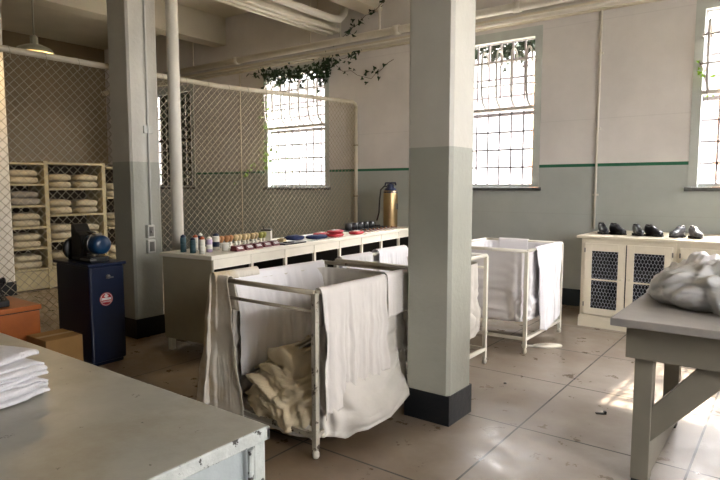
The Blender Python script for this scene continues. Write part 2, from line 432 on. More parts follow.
ivy('yellow green ivy growing up the left side of the left window', [wav((-8.15, YW-.09, 1.9), (-8.1, YW-.09, 3.3), 8, .05)], 34, (.06, .02, .06), .06, 'leaf_young')
ivy('ivy hanging behind the top of the middle window glass', [wav((-4.4, YW+.32, 3.66), (-2.95, YW+.32, 3.62), 7, .04)], 320, (.08, .04, .11), .09, facing=(0, -1, .1))
ivy('green ivy sprig poking in at the left jamb of the right window', [wav((-1.0, YW-.03, 3.05), (-.86, YW-.04, 2.5), 4, .03)], 9, (.03, .01, .05), .05, 'leaf_young')
# dense growth outside the first window behind the cage
t = thing('overgrown_shrub', 'dark overgrown shrub filling the caged window at the far left', 'shrub', (-11.2, 8.9, -3.0))
l = MB(); s = MB()
for k in range(9):
    x = random.uniform(-1.1, 1.1); s.tube([(x*.5, 0, 0), (x*.8, 0, 3), (x, random.uniform(-.2, .2), 6.6)], .02, 5)
for k in range(8000):
    leaf(l, (random.uniform(-2.4, .75), random.uniform(-.3, .3), random.uniform(4.3, 7.3)), random.uniform(.12, .24), V((random.gauss(0, .6), -1, random.gauss(0, .6))), random.uniform(0, 6.3))
s.build('stem', 'stem', t); l.build('foliage', 'shaded_shrub_leaf', t)

# ------------------------------------------------------------------ overhead pipes, fixture, lamp
t = thing('overhead_pipe', 'large white pipe running along the back wall under the ceiling', 'pipe', (-10.8, 7.6, 3.97))
b = MB(); b.tube([(0, 0, 0), (14.6, 0, 0)], .058, 14); b.build('pipe', 'pipe_paint', t)
for x in (-9.9, -6.75, -6.1, -4.75, -2.6, 1.0):
    b = MB(); b.tube([(x+10.8, 0, .05), (x+10.8, 0, ZC-3.97)], .011, 6); b.build('hanger_rod', 'pipe_paint', t)
for x in (-8.6, -5.0, -3.1):
    b = MB(); b.lathe([(.058, -.05), (.074, -.05), (.074, .05), (.058, .05)], (0, 0, 0), 14, Matrix.Translation((x+10.8, 0, 0)) @ Matrix.Rotation(R(90), 4, 'Y')); b.build('coupling', 'pipe_paint', t)
b = MB(); b.tube([(-10.8, 7.73, 3.84), (3.8, 7.73, 3.84)], .03, 10); tag(b.build('water_pipe', 'pipe_paint'), 'slimmer white pipe running just below the large overhead pipe', 'pipe')
t = thing('bent_pipe', 'thin pipe bracket bent into a hook above the overhead pipe beside the front column', 'pipe', (-5.25, 7.5, 4.0))
b = MB(); b.tube([(0, 0, .0), (0, 0, .36), (.03, 0, .42), (.1, 0, .43), (1.0, -.1, .30)], .02, 8); b.build('pipe', 'pipe_paint', t)
t = thing('ceiling_light_fixture', 'long white strip light fixture hung below the ceiling', 'light fixture', (-6.35, 5.45, 4.17))
b = MB(); b.box(-.17, .13, -1.6, 2.3, -.02, .05, bev=.01); b.box(-.09, .05, -1.6, 2.3, .05, .13); b.build('housing', 'fixture', t)
b = MB(); b.tube([(-.08, -1.5, -.045), (-.08, 2.2, -.045)], .019, 10); b.build('tube_lamp', 'enamel_white', t)
b = MB(); b.tube([(.04, -1.5, -.045), (.04, 2.2, -.045)], .019, 10); b.build('tube_lamp', 'enamel_white', t)
for y in (-1.2, .6, 1.9):
    b = MB(); b.tube([(-.02, y, .13), (-.02, y, .75)], .009, 6); b.build('hanger_rod', 'pipe_paint', t)
t = thing('curved_duct_pipe', 'white pipe beside the strip light bending up into the ceiling', 'pipe', (-6.03, 3.2, 4.25))
b = MB(); b.tube([(0, 0, 0), (0, 4.1, 0), (0, 4.3, .03), (0, 4.42, .14), (0, 4.46, .3), (0, 4.46, .7)], .055, 14); b.build('pipe', 'pipe_paint', t)
t = thing('pendant_lamp', 'enamel dome pendant lamp hanging inside the cage at the upper left', 'lamp', (-8.3, 3.79, 3.43))
b = MB(); b.lathe([(.235, -.045), (.24, -.03), (.2, .02), (.12, .055), (.05, .07), (.045, .09), (.04, .1)], n=28); b.build('lamp_shade', 'enamel', t, thick=.004)
b = MB(); b.lathe([(.05, .06), (.05, .17), (.03, .19), (0, .19)], n=14); b.build('socket', 'enamel', t)
b = MB(); b.lathe([(.0, -.06), (.05, -.04), (.06, 0), (.035, .06), (0, .06)], n=14); b.build('bulb', 'enamel_white', t)
b = MB(); b.tube([(0, 0, .18), (0, 0, ZC-3.43)], .012, 8); b.build('stem', 'enamel', t)
# conduit on back wall
t = thing('wall_conduit', 'thin vertical conduit on the back wall beside the cream cabinets', 'conduit', (-2.11, YW-.018, 0))
b = MB(); b.tube([(0, 0, 1.05), (0, 0, 4.6)], .014, 8); b.build('pipe', 'pipe_paint', t)
for z in (1.5, 2.35, 3.3):
    b = MB(); b.box(-.035, .035, -.004, .018, z-.012, z+.012); b.build('strap', 'pipe_paint', t)
b = MB(); b.box(-.04, .04, -.04, .018, 3.86, 3.98); b.build('junction_box', 'pipe_paint', t)
b = MB(); b.tube([(-8.9, YW-.012, 0), (-8.9, YW-.012, 3.8)], .01, 6); tag(b.build('electrical_wire', 'rail_paint'), 'thin vertical wire on the wall behind the fence left of the window', 'wire')

# ------------------------------------------------------------------ chain link fence  (plane x = -6)
t = thing('chain_link_fence', 'tall chain link fence with pipe top rail closing off the linen cage', 'fence', (-6.0, 0, 0))
Y0, Y1 = .4, 7.86
def ztop(y): return 2.885 if y < 5 else 2.885+(y-5)/(7.9-5)*.13
b = MB(); b.tube([(0, Y0, 2.885), (0, 5, 2.885), (0, 7.80, ztop(7.8)), (0, 7.87, ztop(7.8)-.03), (0, 7.89, ztop(7.8)-.1)], .03, 10); b.build('top_rail', 'rail_paint', t)
for y in (Y0, 7.89):
    b = MB(); b.tube([(0, y, 0), (0, y, ztop(y)-.06)], .032, 10); b.build('post', 'rail_paint', t)
for z in (.5, 1.45, 2.3):
    b = MB(); b.lathe([(.034, -.012), (.046, -.012), (.046, .012), (.034, .012)], (0, 7.89, z), 10); b.build('tension_band', 'galv', t)
b = MB(); dg = .088; rw = .0031
k = -60
def clip_wire(c, sgn):
    # wire y = c + sgn*z
    zs = [0.03, 3.1]
    lo, hi = .03, ztop(c+sgn*2.9)-.02
    if sgn > 0: lo = max(lo, Y0-c); hi = min(hi, Y1-c)
    else: lo = max(lo, c-Y1); hi = min(hi, c-Y0)
    return lo, hi
n = int((Y1+4)/dg)
for sgn in (1, -1):
    c = Y0-3.2 if sgn > 0 else Y0
    while c < Y1+3.2:
        lo, hi = clip_wire(c, sgn)
        if hi-lo > .05:
            off = .0025*sgn
            b.tube([(off, c+sgn*lo, lo), (off, c+sgn*hi, hi)], rw, 4, cap=False)
        c += dg
b.build('wire_mesh', 'galv', t)
b = MB()
y = .8
while y < 7.7:
    z = ztop(y)
    b.tube([(-.036, y, z-.03), (-.02, y+.02, z+.034), (.025, y+.04, z+.03), (.038, y+.05, z-.01), (.0, y+.07, z-.09)], .0035, 5); y += .33
b.build('wire_ties', 'galv', t)

# ------------------------------------------------------------------ linen shelving in the cage (front plane x=-9.35)
t = thing('linen_shelving', 'cream wooden shelving full of folded linen behind the fence', 'shelving', (-9.35, 3.76, 0))
bays = [(0.03, .56, [.34, .67, .99, 1.32, 1.65, 1.97]), (.62, 1.50, [.34, .76, 1.165, 1.58, 1.985]), (1.58, 2.30, [.34, .92, 1.43, 1.94])]
D = .55
for y, w in ((0, .05), (.56, .08), (1.50, .08), (2.30, .05)):
    b = MB(); b.box(-D, 0, y, y+w-.02, 0, 2.0); b.build('upright', 'shelf_cream', t)
for y0, y1, zs in bays:
    for z in zs:
        b = MB(); b.box(-D+.01, .004, y0+.003, y1-.003, z-.03, z); b.build('shelf_board', 'shelf_cream', t)
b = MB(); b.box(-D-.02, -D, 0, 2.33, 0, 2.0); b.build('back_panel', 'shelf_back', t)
b = MB(); b.box(-.03, -.01, .04, 2.3, .02, .3); b.build('kick_panel', 'shelf_cream', t)
def linen(name, w, h, d, seed, m):
    b = MB()
    def fn(u, v):
        a = u*2*math.pi; vv = (v-.5)*math.pi
        cx, sx = math.cos(a), math.sin(a); p = .45
        x = math.copysign(abs(cx)**p, cx)*math.cos(vv)**.35 if True else 0
        y = math.copysign(abs(sx)**p, sx)*math.cos(vv)**.35
        z = math.copysign(abs(math.sin(vv))**.8, math.sin(vv))
        q = V((x*d/2, y*w/2, h/2+z*h/2))
        nn = fbm(q.x*7+seed, q.y*7, q.z*14)
        q.z = max(0, q.z+nn*.012+math.sin(q.y*30+seed)*.004*(v > .5)); q.x += fbm(q.y*8, q.z*40+seed, 1)*.012
        return q
    b.grid(fn, 24, 12, close_u=True)
    return b
srcs = {}
levels = {1: ['bottom shelf', 'second shelf up', 'third shelf up', 'fourth shelf up', 'top shelf']}
bayname = ['left bay', 'middle bay', 'right bay']
ordn = {5: ['bottom', 'lower', 'middle', 'upper', 'top'], 4: ['bottom', 'lower', 'upper', 'top'], 3: ['bottom', 'middle', 'top']}
for bi, (y0, y1, zs) in enumerate(bays):
    cols = [1, 2, 1][bi]; wd = (y1-y0)/cols-.03
    key = bi
    nl = len(zs)-1
    for li in range(nl):
        gap = zs[li+1]-zs[li]
        for c in range(cols):
            zc = zs[li]
            nlay = 2
            for k in range(nlay):
                h = min(gap*.32, .115)+random.uniform(-.008, .008)
                grey = (bi == 0 and li == 3)
                sk = (bi, c, k, grey)
                if sk not in srcs:
                    o = linen('x', wd*.93, .11, .44, bi*3+k*5+c, 1).build('folded_linen', 'linen_grey' if grey else 'linen'); srcs[sk] = o
                else:
                    o = srcs[sk].copy(); col.objects.link(o)
                o.location = (-9.35-.25+random.uniform(-.01, .02), 3.76+y0+.015+(c+.5)*(wd+.03)-.01, zc+.001)
                o.rotation_euler = (0, 0, random.uniform(-.05, .05)); o.scale = (1, random.uniform(.92, 1), h/.11)
                side = '' if cols == 1 else (', left stack' if c == 0 else ', right stack')
                tag(o, '%s folded linen bundle on the %s shelf of the %s%s, %s one' % ('grey' if grey else 'cream', ordn[nl][li], bayname[bi], side, 'lower' if k == 0 else 'upper'), 'linen', 'folded linen in the cage shelving')
                zc += h+.002

# ------------------------------------------------------------------ blue machine
t = thing('machine_cabinet', 'dark blue steel machine cabinet with a round red badge', 'cabinet', (-4.91, 2.61, 0))
b = MB(); b.box(-.6, 0, 0, .33, .03, .90, bev=.02); b.box(-.57, -.03, .02, .31, 0, .04); b.build('body', 'machine_blue', t)
b = MB(); b.box(-.62, .015, -.015, .345, .90, .925, bev=.005); b.build('top_plate', 'machine_blue', t)
b = MB()
mt = Matrix.Translation((.001, .145, .60)) @ Matrix.Rotation(R(90), 4, 'Y')
b.lathe([(0, 0), (.062, 0), (.062, .004), (0, .004)], n=32, mt=mt); o = b.build('badge', 'red_badge', t)
b = MB()
b.lathe([(.052, .0045), (.056, .0045), (.056, .006), (.052, .006)], n=32, mt=mt)
b.box(.0045, .0065, .10, .19, .592, .612); b.box(.0045, .0065, .135, .155, .614, .648); b.box(.0045, .0065, .125, .165, .622, .634)
for i in range(7): b.box(.0045, .0062, .108+i*.012, .115+i*.012, .572, .584)
b.build('badge_emblem', 'white_badge', o)
b = MB(); b.lathe([(.02, 0), (.02, .012), (0, .012)], n=12, mt=Matrix.Translation((0, .17, .80)) @ Matrix.Rotation(R(90), 4, 'Y')); b.box(.003, .007, .15, .22, .785, .797); b.build('lock', 'steel', t)
# grinder on top
t = thing('buffing_machine', 'black buffing machine with a blue motor on top of the blue cabinet', 'machine', (-5.16, 2.76, .925))
b = MB(); b.box(-.17, .17, -.09, .09, 0, .05, bev=.01); b.box(-.1, .06, -.06, .06, .05, .12, bev=.01); b.build('base', 'black_iron', t)
Yr = lambda y: Matrix.Translation((0, 0, .17))
b = MB(); b.lathe([(0, 0), (.07, 0), (.085, .015), (.085, .19), (.07, .21), (.03, .215), (0, .215)], n=24, mt=Matrix.Translation((.02, 0, .16)) @ Matrix.Rotation(R(90), 4, 'Y')); o = b.build('motor', 'motor_blue', t)
b = MB(); b.lathe([(.087, 0), (.091, 0), (.091, .02), (.087, .02)], n=24, mt=Matrix.Translation((.10, 0, .16)) @ Matrix.Rotation(R(90), 4, 'Y')); b.box(.10, .16, -.03, .03, .24, .26, bev=.004); b.build('motor_band', 'steel', o)
b = MB(); pts = [(-.11, .04), (-.10, .34), (-.07, .335), (-.02, .27), (.05, .24), (.08, .20), (.09, .10), (.06, .04)]
b.prism([(p[0]-.09, p[1]) for p in pts], 'Y', -.075, .075); b.build('wheel_guard', 'black_iron', t, bevel=.012)
b = MB(); b.lathe([(0, -.1), (.09, -.1), (.095, -.05), (.095, -.02), (0, -.02)], n=24, mt=Matrix.Translation((-.1, 0, .17)) @ Matrix.Rotation(R(90), 4, 'X')); b.build('buffing_wheel', 'black_iron', t)
b = MB(); b.lathe([(0, 0), (.11, 0), (.115, .02), (.09, .035), (0, .035)], n=24, mt=Matrix.Translation((-.29, 0, .10)) @ Matrix.Rotation(R(90), 4, 'Y')); b.tube([(-.29, 0, .1), (-.18, 0, .1)], .02, 8); b.build('buffing_disc', 'black_iron', t)
b = MB(); b.box(.02, .2, -.11, -.05, .02, .035, bev=.004); b.tube([(.1, -.08, .03), (.1, -.08, .07), (.23, -.08, .07)], .008, 6); b.build('tool_rest', 'steel', t)

# orange crate, typewriter, cardboard box
t = thing('wooden_chest', 'varnished orange wooden chest against the fence at the left edge', 'chest', (-5.15, 2.29, 0))
b = MB(); b.box(-.6, 0, -1.1, 0, 0, .55, bev=.008); b.build('body', 'wood_orange', t)
b = MB(); b.box(-.62, .015, -1.12, .01, .56, .60, bev=.006); b.build('lid', 'wood_orange', t)
b = MB(); b.box(-.6, -.002, -1.1, 0, .55, .56); b.build('seam', 'wood_dark', t)
b = MB(); b.box(.0, .008, -.62, -.5, .44, .50, bev=.003); b.build('latch', 'steel', t)
t = thing('typewriter', 'black typewriter on the orange wooden chest at the left edge', 'typewriter', (-5.40, 1.95, .60))
b = MB(); b.prism([(-.17, 0), (.17, 0), (.17, .05), (.05, .10), (.0, .17), (-.15, .17), (-.17, .1)], 'Y', -.17, .14); b.build('body', 'black_iron', t, bevel=.01)
b = MB(); b.tube([(-.07, -.21, .19), (-.07, .18, .19)], .024, 12); b.tube([(-.07, .18, .19), (-.07, .2, .19)], .03, 12); b.build('platen', 'black_iron', t)
b = MB()
for i in range(4):
    for j in range(9): b.lathe([(0, 0), (.009, 0), (.009, .008), (0, .008)], (.07+i*.026, -.14+j*.03, .098-i*.012), 8)
b.build('keys', 'steel', t)
t = thing('cardboard_box', 'small brown cardboard box on the floor in front of the blue machine', 'box', (-4.74, 2.44, 0))
b = MB(); b.box(-.34, 0, -.3, 0, 0, .37, bev=.004); b.build('body', 'cardboard', t)
b = MB(); b.box(-.19, -.14, -.3, .001, .3702, .3712); b.build('tape', 'cardboard_tape', t)

# ------------------------------------------------------------------ counter
TH = R(6.9); CO = V((-4.25, 3.41, 0)); CZ = .97
def cw(x, y, z=CZ): return (CO.x+x*math.cos(TH)-y*math.sin(TH), CO.y+x*math.sin(TH)+y*math.cos(TH), z)
L = 4.48; W = .68
t = thing('display_counter', 'long white counter with open shelves along the wire fence', 'counter', CO, TH)
b = MB(); b.box(-W, 0, 0, L, .93, CZ, bev=.006); b.build('countertop', 'counter_white', t)
b = MB(); b.box(-W+.02, -.02, .02, .045, .13, .93); b.build('end_panel', 'counter_side', t)
b = MB(); b.box(-W+.02, -.02, L-.05, L-.02, .13, .93); b.build('end_panel', 'counter_side', t)
b = MB(); b.box(-W+.02, -W+.04, .045, L-.05, .13, .93); b.build('back_panel', 'counter_bay_shade', t)
nb = 8; bw = (L-.04)/nb
for i in range(nb):
    y0 = .02+i*bw
    b = MB(); b.box(-.045, -.012, y0+.02, y0+bw-.02, .84, .93); b.build('apron', 'counter_white', t)
for i in range(nb+1):
    y = .02+i*bw
    b = MB(); b.box(-.04, -.008, max(.03, y-.018), min(L-.03, y+.018), .14, .93); b.build('divider', 'counter_white', t)
    b = MB(); b.box(-W+.05, -.04, max(.046, y-.015), min(L-.051, y+.015), .161, .93); b.build('partition', 'counter_bay_shade', t)
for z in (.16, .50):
    b = MB(); b.box(-W+.04, -.03, .05, L-.05, z-.022, z); b.build('shelf', 'counter_bay_shade', t)
for x in (-W+.05, -.08):
    for y in (.05, L-.1):
        b = MB(); b.box(x-.02, x+.03, y, y+.05, 0, .15); b.build('leg', 'counter_white', t)
for i in range(1, 4):
    y = .02+i*L/4
    b = MB(); b.box(-.1, -.05, y, y+.05, 0, .15); b.build('leg', 'counter_white', t)

# items
def bottle(x, y, r, h, mb, mc, label, cap=None, kind='shaker_tin'):
    t = thing(kind, label, 'tin', cw(x, y), TH, 'toiletry tins at the left end of the counter')
    b = MB(); b.lathe([(0, 0), (r, 0), (r, h*.8), (r*.85, h*.84), (0, h*.84)], n=18); b.build('body', mb, t)
    b = MB(); b.lathe([(r*.86, h*.84), (r*.86, h*.93), (r*.45, h*.96), (r*.4, h), (0, h)], n=18); b.build('lid', mc, t)
    b = MB(); b.lathe([(r*1.01, h*.2), (r*1.01, h*.5), (r*1.0, h*.5)], n=18); b.build('label_band', cap or 'tin_white', t)
bottle(-.49, .125, .028, .17, 'teal', 'dark_blue', 'teal tin with dark cap, first from the left end of the counter', 'teal')
bottle(-.345, .109, .028, .15, 'teal', 'dark_blue', 'teal tin with dark cap, second from the left end of the counter', 'teal')
bottle(-.46, .255, .028, .16, 'tin_white', 'rust', 'short cream tin with rust coloured lid behind the second teal tin')
bottle(-.21, .095, .028, .165, 'tin_white', 'rust', 'tall cream tin with orange lid in the front row of tins')
bottle(-.271, .251, .03, .15, 'lilac', 'tin_white', 'white tin with lilac band and pointed white cap')
bottle(-.344, .417, .036, .17, 'tin_white', 'dark_blue', 'wide white tin with navy blue band and lid', 'dark_blue')
bottle(-.50, .36, .026, .17, 'dark_blue', 'tin_white', 'dark blue tin with a pale cap at the back of the tins', 'dark_blue')
def brush(x, y, m, label, s=1.0):
    t = thing('shaving_brush', label, 'brush', cw(x, y), TH, 'shaving brushes on the counter')
    b = MB(); b.lathe([(0, 0), (.02*s, 0), (.022*s, .012), (.013*s, .03), (.018*s, .05), (.014*s, .058), (0, .058)], n=14); b.build('handle', 'tin_white' if m != 'bristle_brown' else 'tin_white', t)
    b = MB(); b.lathe([(.013*s, .056), (.026*s, .08), (.033*s, .10), (.03*s, .118), (.016*s, .128), (0, .13)], n=14); b.build('bristles', m, t)
pos = []
for i in range(12):
    yy = .50+i*.068; xx = -.40-.012*(i % 2)
    m = 'bristle_brown' if i < 4 else ('bristle_green' if i > 9 else 'bristle')
    ords = ['first', 'second', 'third', 'fourth', 'fifth', 'sixth', 'seventh', 'eighth', 'ninth', 'tenth', 'eleventh', 'twelfth']
    brush(xx, yy, m, '%s tufted shaving brush, %s from the left in the brush row' % ({'bristle_brown': 'brown', 'bristle_green': 'greenish', 'bristle': 'cream'}[m], ords[i]))
t = thing('shaving_mug', 'small white mug in front of the brown shaving brushes', 'mug', cw(-.2, .40), TH)
b = MB(); b.lathe([(0, 0), (.034, 0), (.037, .08), (.034, .08), (.031, .008), (0, .008)], n=18); b.build('body', 'tin_white', t)
b = MB(); b.tube([(.035, 0, .065), (.06, 0, .06), (.062, 0, .03), (.035, 0, .02)], .005, 6); b.build('handle', 'tin_white', t)
b0 = None
for i in range(5):
    t = thing('soap_box', 'maroon box with white lettering, %s of the maroon row' % ['nearest', 'second', 'third', 'fourth', 'farthest'][i], 'box', cw(-.09-.01*i, .40+i*.155+.06), TH, 'maroon boxes along the counter edge')
    b = MB(); b.prism([(-.055, 0), (.04, 0), (.02, .05), (-.055, .05)], 'Y', -.055, .055); b.build('carton', 'maroon', t, bevel=.002)
    b = MB(); b.prism([(.0245, .042), (.0275, .0345), (.0285, .0348), (.0255, .0425)], 'Y', -.04, .03)
    b.prism([(.0285, .030), (.0312, .0235), (.0322, .0238), (.0295, .0305)], 'Y', -.03, .04); b.build('print', 'white_badge', t)
t = thing('canister', 'square white canister with black lid behind the maroon boxes', 'canister', cw(-.42, 1.31), TH+.5)
b = MB(); b.box(-.055, .055, -.055, .055, 0, .135, bev=.005); b.build('body', 'tin_white', t)
b = MB(); b.box(-.058, .058, -.058, .058, .135, .152, bev=.004); b.tube([(-.03, 0, .15), (-.04, 0, .19)], .007, 6); b.build('lid', 'black_iron', t)
t = thing('dinner_plate', 'white plate holding a yellow sponge beside the canister', 'plate', cw(-.22, 1.33), TH)
b = MB(); b.lathe([(0, .004), (.07, .004), (.12, .02), (.122, .024), (.07, .01), (0, .01)], n=28); b.build('dish', 'tin_white', t)
b = MB(); b.box(-.04, .04, -.05, .05, .011, .05, Matrix.Rotation(.3, 4, 'Z'), bev=.01); o = b.build('sponge', 'bristle', t)
t = thing('black_tray', 'flat black tray in front of the white plate', 'tray', cw(-.09, 1.33), TH)
b = MB(); b.box(-.07, .07, -.2, .2, 0, .015, bev=.004); b.build('base', 'black_iron', t)
b = MB(); b.box(-.02, .03, -.12, .02, .016, .03, bev=.003); b.build('contents', 'cup_black', t)
def pack(x, y, w, l, h, m, label, name='folded_cap', cat='cap', rz=0, group=None, top=None):
    t = thing(name, label, cat, cw(x, y), TH+rz, group)
    b = MB()
    def fn(u, v):
        a = u*2*math.pi; vv = (v-.5)*math.pi; cx, sx = math.cos(a), math.sin(a)
        k = math.cos(vv)**.4
        q = V((math.copysign(abs(cx)**.7, cx)*k*w/2, math.copysign(abs(sx)**.7, sx)*k*l/2, h/2+math.sin(vv)*h/2))
        q.z = max(0, q.z+fbm(q.x*14+x*9, q.y*14+y, 0)*h*.18*(v > .4)); return q
    b.grid(fn, 24, 12, close_u=True); b.build('body', m, t)
    if top:
        b = MB(); b.lathe([(0, h*.93), (min(w, l)*.28, h*.95), (min(w, l)*.28, h*1.06), (0, h*1.08)], n=16, mt=Matrix.Diagonal((w/min(w, l), l/min(w, l), 1, 1))); b.build('patch', top, t)
    return t
pack(-.33, 1.72, .2, .26, .055, 'navy_cloth', 'dark navy folded cloth, left of the two navy bundles on the counter', 'folded_cloth', 'cloth')
pack(-.2, 2.0, .22, .30, .045, 'navy_cloth', 'navy folded cloth, right of the two navy bundles on the counter', 'folded_cloth', 'cloth')
pack(-.36, 2.33, .16, .22, .05, 'red_pack', 'red and white packet behind the navy cloths', 'packet', 'packet', top='tin_white')
o = pack(-.16, 2.36, .17, .26, .045, 'red_pack', 'lower red packet of the stacked pair on the counter', 'packet', 'packet')
o = pack(-.16, 2.36, .17, .24, .04, 'red_pack', 'upper red packet with a white face on the stacked pair', 'packet', 'packet', top='tin_white'); o.location.z += .0455
pack(-.12, 2.82, .16, .24, .045, 'red_pack', 'red and white packet lying alone before the row of combs', 'packet', 'packet', top='tin_white')
t = thing('leaflet', 'white printed leaflet lying flat in front of the navy cloths', 'leaflet', cw(-.08, 1.78), TH)
b = MB(); b.box(-.06, .06, -.13, .13, 0, .003); b.build('sheet', 'tin_white', t)
b = MB()
for i in range(5): b.box(-.04+i*.018, -.034+i*.018, -.1, .1, .003, .0036)
b.build('print', 'black_iron', t)
t = thing('leaflet', 'white printed leaflet lying flat below the stacked red packets', 'leaflet', cw(-.07, 2.12), TH)
b = MB(); b.box(-.05, .05, -.12, .12, 0, .003); b.build('sheet', 'tin_white', t)
b = MB()
for i in range(5): b.box(-.04+i*.016, -.034+i*.016, -.1, .09, .003, .0036)
b.build('print', 'black_iron', t)
# black long tray + cups
t = thing('serving_tray', 'long low black tray under the row of dark cups', 'tray', cw(-.45, 3.62), TH)
b = MB(); b.box(-.13, .13, -.52, .72, 0, .012, bev=.004); b.box(.115, .13, -.52, .72, .012, .03); b.box(-.13, -.115, -.52, .72, .012, .03); b.build('tray', 'black_iron', t)
for i in range(5):
    t = thing('enamel_cup', 'dark enamel cup on the black tray, %s' % ['nearest of the five cups', 'second of the five cups', 'middle one of the five cups', 'fourth of the five cups', 'farthest of the five cups'][i], 'cup', cw(-.47, 3.20+i*.165, CZ+.012), TH, 'dark cups at the far end of the counter')
    b = MB(); b.lathe([(0, 0), (.052, 0), (.056, .10), (.052, .10), (.048, .006), (0, .006)], n=22); b.build('body', 'cup_black', t)
    b = MB(); b.tube([(.054, 0, .085), (.085, 0, .08), (.087, 0, .035), (.053, 0, .025)], .005, 6); b.build('handle', 'cup_black', t)
t = thing('wooden_strip', 'dark maroon strip on which the row of toothbrushes lies', 'strip', cw(-.2, 3.55), TH)
b = MB(); b.box(-.03, .03, -.5, .6, 0, .02, bev=.004); b.build('board', 'maroon', t)
for i in range(9):
    t = thing('toothbrush', 'pale toothbrush leaning on the maroon strip, %s' % ('%s from the near end of the row' % ords[i]), 'toothbrush', cw(-.13, 3.09+i*.115, CZ+.0), TH, 'toothbrushes at the far end of the counter')
    b = MB(); b.tube([(.09, 0, .008), (0, 0, .014), (-.05, 0, .029)], .0055, 6); b.build('handle', 'tin_white', t)
    b = MB(); b.box(-.07, -.045, -.006, .006, .026, .042); b.build('bristles', 'bristle_brown', t)
# brass extinguisher
t = thing('fire_extinguisher', 'tall brass fire extinguisher with black hose at the far end of the counter', 'fire extinguisher', cw(-.36, 4.30), TH); t.scale = (1.25, 1.25, 1.13)
b = MB(); b.lathe([(0, 0), (.085, 0), (.092, .015), (.088, .03), (.09, .04), (.09, .46), (.085, .50), (.066, .535), (.04, .55), (0, .55)], n=28); b.build('cylinder', 'brass', t)
b = MB(); b.lathe([(.088, .475), (.088, .49), (.07, .535), (.045, .555), (.045, .59), (.03, .60), (0, .6)], n=24); b.build('cap', 'ext_top', t)
b = MB(); b.tube([(-.07, 0, .615), (.07, 0, .615)], .011, 8); b.tube([(-.07, 0, .615), (-.075, 0, .58)], .01, 8); b.tube([(.07, 0, .615), (.075, 0, .58)], .01, 8); b.tube([(0, 0, .59), (0, 0, .615)], .016, 8); b.build('handle', 'ext_top', t)
b = MB(); b.tube([(-.02, 0, .56), (-.07, -.03, .57), (-.11, -.05, .52), (-.12, -.06, .4), (-.125, -.07, .2), (-.15, -.08, .09)], .010, 8); b.build('hose', 'black_iron', t)
b = MB(); b.box(.0, .002, -.03, .03, .25, .33, Matrix.Translation((.0895, 0, 0))); b.build('label_plate', 'steel', t)

# ------------------------------------------------------------------ laundry carts
def cart(name_label, x0, x1, y0, y1, h, near_lower, mrail, mpost, origin):
    t = thing('laundry_cart', name_label, 'laundry cart', ((x0+x1)/2, (y0+y1)/2, 0))
    hx, hy = (x1-x0)/2, (y1-y0)/2
    for sx in (-1, 1):
        for sy in (-1, 1):
            b = MB(); b.box(sx*hx-.017, sx*hx+.017, sy*hy-.017, sy*hy+.017, .05, h-.012, bev=.003); o = b.build('post', mpost, t)
            b = MB(); b.lathe([(0, 0), (.016, 0), (.022, .012), (.022, .03), (.012, .05), (0, .05)], (sx*hx, sy*hy, 0), 12); b.build('foot', 'cart_metal', o)
    for sy in (-1, 1):
        b = MB(); b.tube([(-hx, sy*hy, h-.01), (hx, sy*hy, h-.01)], .016, 10); b.build('end_rail', mrail, t)
        b = MB(); b.box(-hx, hx, sy*hy-.012, sy*hy+.012, .12, .15); b.build('bottom_rail', mpost, t)
    for sx in (-1, 1):
        b = MB(); b.tube([(sx*hx, -hy, h-.01), (sx*hx, hy, h-.01)], .016, 10); b.build('side_rail', mrail, t)
        b = MB(); b.box(sx*hx-.012, sx*hx+.012, -hy, hy, .12, .15); b.build('bottom_rail', mpost, t)
    if near_lower:
        for sy in (-1, 1):
            b = MB(); b.tube([(-hx, sy*hy, h-.12), (hx, sy*hy, h-.12)], .011, 8); b.build('lower_rail', mrail, t)
    return t
def liner(t, hx, hy, h, zbot, rim, m, bulge, seed, top_in=.03):
    """fabric bag: u around, v down then to centre; rim(u) gives top z"""
    b = MB()
    def fn(u, v):
        a = u*2*math.pi; c, s = math.cos(a), math.sin(a); p = .22
        x = math.copysign(abs(c)**p, c)*(hx-top_in); y = math.copysign(abs(s)**p, s)*(hy-top_in)
        zr = rim(a)
        if v < .7:
            k = v/.7; z = zr+(zbot+.06-zr)*k; sc = 1
        else:
            k = (v-.7)/.3; z = zbot+.06*(1-k)**2; sc = 1-k**1.2
        depth = (h-z)/h
        fold = .012*math.sin(a*17+seed)*min(1, depth*3)*(1 if v < .7 else 0)
        w = fbm(x*3+seed, y*3, z*3)*.03+(abs(noise.noise(V((x*6+y*2, y*5+seed, z*7))))-.2)*.09*min(1, depth*1.3)+(abs(noise.noise(V((x*13, y*11+seed, z*15))))-.2)*.03
        q = V((x*sc, y*sc, z)); n_ = V((x/hx, y/hy, 0)); n_ = n_.normalized() if n_.length > 0 else n_
        q += n_*(fold+w*min(1, depth*2)*(1 if v < .7 else .3))
        q = bulge(q, n_, depth, v, x, y)
        q.z += w*.6*(1 if v > .6 else 0)
        return q
    b.grid(fn, 160, 60, close_u=True)
    return b.build('liner', m, t, thick=.003)
